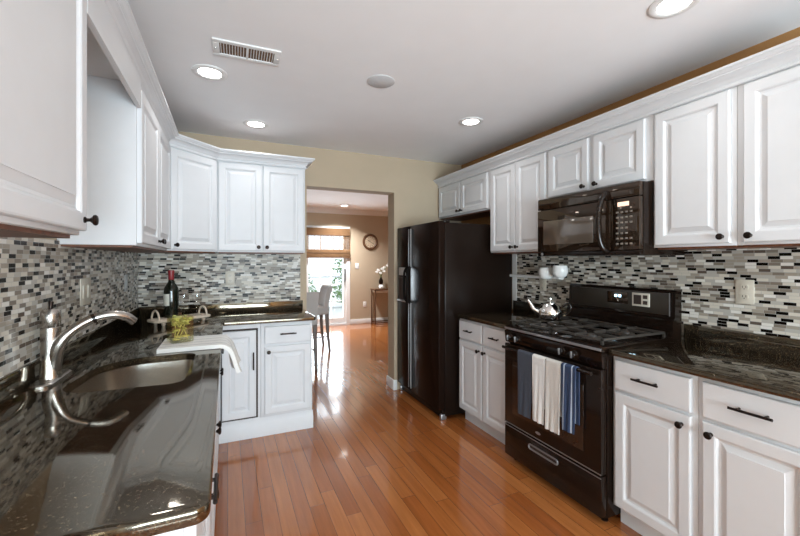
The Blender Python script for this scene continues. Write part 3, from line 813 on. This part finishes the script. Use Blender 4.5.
pts = smooth_path([(.562, -.010, .365), (.556, -.040, .345), (.548, -.060, .28), (.545, -.066, .19), (.548, -.060, .10), (.556, -.040, .040), (.562, -.010, .022)], 5)
tube(bm, pts, .017, 14, flat=(1, .8)); obj('handle', bm, 'black', md)
bm = nb(); lathe(bm, [(0, 0), (.011, 0), (.011, .0025), (.009, .0035), (0, .0035)], (.045, -.0098, .0145), '-y', 20); obj('badge', bm, 'silver_edge', t)

# ------------------------------------------------------------------ wall fittings
def plate(label, cat, loc, rz, w, h, kind, mat='cream_plastic'):
    name = 'wall_outlet' if kind == 'outlet' else 'light_switch'
    t = thing(name, label, cat, loc, rz)
    p = bx('cover_plate', mat, t, (-w/2, w/2, -.006, 0, -h/2, h/2), bev=.003)
    if kind == 'outlet':
        for dz in (-.024, .024):
            bm = nb(); o = rounded([(-.016, dz-.014), (.016, dz-.014), (.016, dz+.014), (-.016, dz+.014)], [.011]*4)
            loft(bm, [[(q.x, -.0055, q.y) for q in o], [(q.x, -.009, q.y) for q in o]]); s_ = obj('socket', bm, mat, t)
            bx('slots', 'dark_slot', s_, (-.008, -.006, -.0096, -.008, dz-.004, dz+.007), (.006, .008, -.0096, -.008, dz-.004, dz+.007), (-.002, .002, -.0096, -.008, dz-.011, dz-.007))
    else:
        for dx in ((-.036, .036) if w > .12 else (0,)): bx('rocker', mat, t, (dx-.016, dx+.016, -.010, -.005, -.032, .032), bev=.002)
    return t
plate('cream double outlet on the mosaic right of the range', 'outlet', (RX-t0, 1.083, 1.208), RW, .080, .125, 'outlet')
plate('cream switch plate on the mosaic behind the faucet', 'switch', (LX+t0, 2.44, 1.212), LW, .150, .135, 'switch')
plate('pale switch plate on the sink wall near the back corner', 'switch', (LX+t0, 3.30, 1.21), LW, .075, .12, 'switch', 'grey_plastic')
plate('pale outlet on the back wall mosaic right of the wine bottle', 'outlet', (.02, BY-t0, 1.215), 0, .075, .12, 'outlet')
plate('small cream outlet low on the mosaic behind the kettle, below the white cups', 'outlet', (RX-t0, 2.475, 1.165), RW, .075, .10, 'outlet')
plate('white light switch on the tan dining wall under the round clock', 'switch', (2.565, DY, 1.26), 0, .08, .12, 'switch', 'white_plastic')
plate('small white outlet low on the tan dining wall left of the console table', 'outlet', (2.74, DY, .42), 0, .075, .12, 'outlet', 'white_plastic')
# wall rail with two white cups
t = thing('wall_rail', 'white horizontal rail fixed to the mosaic beside the fridge', 'rail', (RX-t0, 2.85, 1.232), RW)
bm = nb(); tube(bm, [(0, -.032, 0), (.585, -.032, 0)], .0125, 14); obj('bar', bm, 'white_plastic', t)
for x in (.01, .575):
    bm = nb(); lathe(bm, [(0, 0), (.018, 0), (.018, .006), (.010, .010), (.010, .045), (0, .045)], (x, 0, 0), '-y', 14); obj('bracket', bm, 'white_plastic', t)
def cup(loc, label):
    t = thing('cup', label, 'cup', loc, 0, 'white cups on the wall rail')
    bm = nb(); lathe(bm, [(0, 0), (.030, .0), (.046, .012), (.056, .04), (.057, .066), (.050, .092), (.047, .092), (.053, .066), (.052, .042), (.043, .017), (0, .008)], n=28); obj('cup_body', bm, 'ceramic', t)
    bm = nb(); pts = smooth_path([(.054, 0, .030), (.064, 0, .024), (.074, 0, .040), (.074, 0, .060), (.060, 0, .076), (.051, 0, .078)], 4)
    tube(bm, pts, .005, 8); obj('handle', bm, 'ceramic', t); return t
cup((RX-t0-.105, 2.339, 1.222), 'white rounded cup on the wall rail above the kettle, nearer the fridge')
cup((RX-t0-.105, 2.196, 1.240), 'white rounded cup on the wall rail, nearer the range panel')

# ------------------------------------------------------------------ ceiling fittings
def downlight(loc, label, power):
    t = thing('recessed_light', label, 'ceiling light', loc, 0)
    bm = nb(); lathe(bm, [(.062, -.0005), (.095, -.0005), (.095, .004), (.088, .007), (.066, .007), (.062, .004)], (0, 0, 0), '-z', 36, closed=True); obj('trim_ring', bm, 'trim', t)
    bm = nb(); lathe(bm, [(0, .001), (.064, .001), (.064, .003), (0, .004)], (0, 0, 0), '-z', 32); obj('lamp_lens', bm, 'lamp', t)
    l = bpy.data.lights.new('lamp_light', 'AREA'); l.shape = 'DISK'; l.size = .13; l.energy = power; l.color = (.97, .985, 1.0); l.spread = math.radians(125)
    o = bpy.data.objects.new('lamp_light', l); C.objects.link(o); o.parent = t; o.location = (0, 0, -.012)
downlight((-.094, 2.50, HC), 'lit recessed ceiling light above the sink counter, beside the vent', LAMP_POWER)
downlight((.208, 3.289, HC), 'lit recessed ceiling light over the back counter, near the corner cabinet', LAMP_POWER)
downlight((1.751, 2.536, HC), 'lit recessed ceiling light in front of the refrigerator side', LAMP_POWER)
downlight((1.742, 1.02, HC), 'lit recessed ceiling light at the top edge of the photo', LAMP_POWER)
downlight((2.11, 7.41, HC), 'lit recessed ceiling light in the dining room beyond the doorway', 38)
bm = nb(); lathe(bm, [(0, -.0005), (.085, -.0005), (.085, .003), (.080, .006), (0, .007)], (.857, 2.195, HC), '-z', 36)
tag(obj('ceiling_speaker', bm, 'pale_grey'), 'pale grey round flush disc in the middle of the ceiling', 'speaker')
t = thing('ceiling_vent', 'white rectangular air vent with dark louvres in the ceiling', 'vent', (.095, 2.178, HC), -.02)
a, b = .165, .083
bm = nb()
for q in ((-a, a, -b, -b+.028), (-a, a, b-.028, b), (-a, -a+.032, -b+.028, b-.028), (a-.032, a, -b+.028, b-.028), (-.006, .006, -b+.028, b-.028)):
    box(bm, *q, -.008, -.0003, bev=.002)
obj('vent_frame', bm, 'trim', t)
bx('duct', 'vent_brown', t, (-a+.03, a-.03, -b+.026, b-.026, -.002, -.0006))
bm = nb()
for i in range(9):
    for s in (-1, 1):
        x = s*(.018+i*.0135); box(bm, x-.0016, x+.0016, -b+.028, b-.028, -.007, -.0021)
obj('louvres', bm, 'trim', t)
bm = nb()
for s in (-1, 1): lathe(bm, [(0, .008), (.005, .008), (.004, .0105), (0, .011)], (s*(a-.014), 0, 0), '-z', 10)
obj('screws', bm, 'steel', t)

# ------------------------------------------------------------------ dining room
t = thing('roman_shade', 'brown woven wood roman shade hanging over the glazed dining door', 'shade', (0, DY-.035, 0), 0)
sx0, sx1 = GX0-.02, 2.39
bx('headrail_valance', 'reed', t, (sx0, sx1, -.03, 0, 1.895, 2.055), bev=.004)
bx('dark_band', 'shade_dark', t, (sx0, sx1, -.033, -.029, 1.905, 1.925))
bm = nb()
for i in range(26):
    z = 1.62+i*.0108; box(bm, sx0, sx1, -.012, -.008, z, z+.0042)
k = 0
x = sx0
while x < sx1-.01:
    box(bm, x, x+.004, -.0145, -.0055, 1.61, 1.905); x += .13
box(bm, sx1-.012, sx1, -.014, -.006, 1.61, 1.905)
obj('open_weave', bm, 'reed', t)
bx('folded_hem', 'reed', t, (sx0, sx1, -.034, 0, 1.43, 1.61), bev=.006)
bx('dark_band', 'shade_dark', t, (sx0, sx1, -.038, -.033, 1.525, 1.552))

t = thing('wall_clock', 'round wooden wall clock on the tan dining room wall', 'clock', (2.865, DY-.001, 1.79), 0)
bm = nb(); lathe(bm, [(.125, 0), (.172, 0), (.178, .012), (.168, .028), (.145, .032), (.130, .022), (.125, .012)], (0, 0, 0), '-y', 40, closed=True); obj('clock_frame', bm, 'walnut', t)
bm = nb(); lathe(bm, [(0, .004), (.128, .004), (.128, .012), (0, .012)], (0, 0, 0), '-y', 36); obj('clock_dial', bm, 'clockface', t)
bm = nb()
for i in range(12):
    a = i*PI/6; tube(bm, [(.085*math.sin(a), -.0125, .085*math.cos(a)), (.115*math.sin(a), -.0125, .115*math.cos(a))], .0045, 6)
obj('hour_marks', bm, 'walnut', t)
for ln, a, r_ in ((.065, -1.0, .005), (.095, 2.1, .0038)):
    bm = nb(); tube(bm, [(0, -.016, 0), (ln*math.sin(a), -.016, ln*math.cos(a))], r_, 6); obj('clock_hand', bm, 'dark_slot', t)

t = thing('console_table', 'narrow dark wooden console table against the tan dining wall', 'table', (2.86, DY-.30, 0), 0)
tw_, td_ = .62, .27
bx('table_top', 'walnut', t, (0, tw_, 0, td_, .735, .765), bev=.004)
bx('apron', 'lightwood', t, (.03, tw_-.03, .012, .03, .68, .735), bev=.002)
for x in (.012, tw_-.037):
    for y in (.012, td_-.037):
        bx('leg', 'walnut', t, (x, x+.025, y, y+.025, 0, .735), bev=.002)
bx('stretcher', 'walnut', t, (.037, tw_-.037, .016, .034, .03, .05), (.037, tw_-.037, td_-.034, td_-.016, .03, .05))
t = thing('flower_vase', 'dark vase of white flowers on the console table', 'vase', (3.06, DY-.165, .7655), 0)
bm = nb(); lathe(bm, [(0, 0), (.05, 0), (.062, .03), (.045, .075), (.03, .085), (0, .085)], n=24); obj('white_stand', bm, 'ceramic', t)
bm = nb(); lathe(bm, [(0, .085), (.03, .085), (.05, .13), (.048, .18), (.022, .225), (.024, .245), (.018, .245), (.0, .22)], n=24); obj('vase_body', bm, 'bronze', t)
fl = [(-.10, .0, .36), (-.05, .03, .40), (.02, -.02, .43), (.09, .02, .46), (.16, .0, .50), (.20, .02, .55), (-.02, -.03, .34), (.06, -.03, .38)]
for x, y, z in fl:
    bm = nb(); tube(bm, smooth_path([(0, 0, .23), (x*.4, y*.4, .23+(z-.23)*.6), (x, y, z)], 4), .003, 6); s_ = obj('stem', bm, 'foliage', t)
    bm = nb()
    for q in range(6):
        a = q*PI/3; ellipsoid(bm, (x+.022*math.cos(a), y+.010*math.sin(a), z+.016*math.sin(a*1.0)), (.018, .012, .014), 8, 6)
    obj('blossom', bm, 'petal', s_)

def chair(label, loc, rz):
    t = thing('dining_chair', label, 'chair', loc, rz)      # faces local -y
    bm = nb(); box(bm, -.235, .235, -.23, .22, .57, .69, bev=.03, seg=4); obj('seat', bm, 'upholstery', t)
    bm = nb()
    loops = []
    for i in range(9):
        k = i/8; z = .64+.375*k; y0 = .19+.07*k*k; w = .225+.015*k
        tt = .035 if 0 < i < 8 else .024
        loops.append([Vector((w*sx, y0+dy*tt+.02*abs(sx)**2*-1, z)) for sx, dy in ((-1, -1), (-.5, -1), (0, -1), (.5, -1), (1, -1), (1, 1), (.5, 1), (0, 1), (-.5, 1), (-1, 1))])
    loft(bm, loops); obj('backrest', bm, 'upholstery', t)
    for sx in (-1, 1):
        for sy in (-1, 1):
            bm = nb(); tube(bm, smooth_path([(sx*.20, sy*.185, .585), (sx*.205, sy*.195, .33), (sx*.21, sy*.225, 0)], 4), [.031-.0013*i for i in range(9)], 8); obj('leg', bm, 'chair_leg', t)
    bm = nb()
    for sx in (-1, 1): tube(bm, [(sx*.206, -.20, .22), (sx*.206, .20, .22)], .011, 8)
    tube(bm, [(-.206, 0, .22), (.206, 0, .22)], .011, 8)
    obj('stretcher', bm, 'chair_leg', t)
    t.scale = (1, 1, .965)
    return t
chair('grey upholstered dining chair seen side-on before the glazed door', (1.20, 6.02, 0), -PI/2)
chair('grey upholstered dining chair seen from behind, nearer, partly hidden by the peninsula', (.81, 5.08, 0), PI)

# ------------------------------------------------------------------ garden beyond the glazed door
t = thing('deck_railing', 'pale deck railing outside the glazed dining door', 'railing', (-1.5, DY+2.6, -.08), 0)
bx('rail', 'railing', t, (0, 6.5, -.03, .03, .98, 1.03), bev=.004)
bx('rail', 'railing', t, (0, 6.5, -.02, .02, .12, .16), bev=.004)
for i in range(5): bx('post', 'railing', t, (i*1.6, i*1.6+.08, -.04, .04, 0, 1.06), bev=.004)
def bush(label, loc, h, w, seed):
    rnd = random.Random(seed); t = thing('shrub', label, 'shrub', loc, 0)
    bm = nb()
    for i in range(900):
        a, z = rnd.uniform(0, 2*PI), rnd.uniform(.12, 1)
        r = w*math.sqrt(rnd.random())*(1-.55*abs(z-.45)*1.4)
        c = Vector((r*math.cos(a), r*math.sin(a), z*h)); s = rnd.uniform(.03, .07)
        e1 = Vector((rnd.uniform(-1, 1), rnd.uniform(-1, 1), rnd.uniform(-1, 1))).normalized(); e2 = e1.orthogonal().normalized()
        vs = [bm.verts.new(c+e1*s), bm.verts.new(c+e2*s*.5), bm.verts.new(c-e1*s), bm.verts.new(c-e2*s*.5)]; bm.faces.new(vs)
    obj('foliage', bm, 'foliage', t, smooth=False, fix=False)
    bm = nb(); tube(bm, [(0, 0, 0), (.02, .01, h*.5)], [.04, .02], 8); obj('trunk', bm, 'walnut', t)
bush('leafy green shrub outside the right side of the glazed door', (3.4, DY+3.6, -.08), 1.5, .7, 3)
bush('leafy green shrub beyond the railing behind the dining chairs', (2.0, DY+4.2, -.08), 1.1, .6, 4)
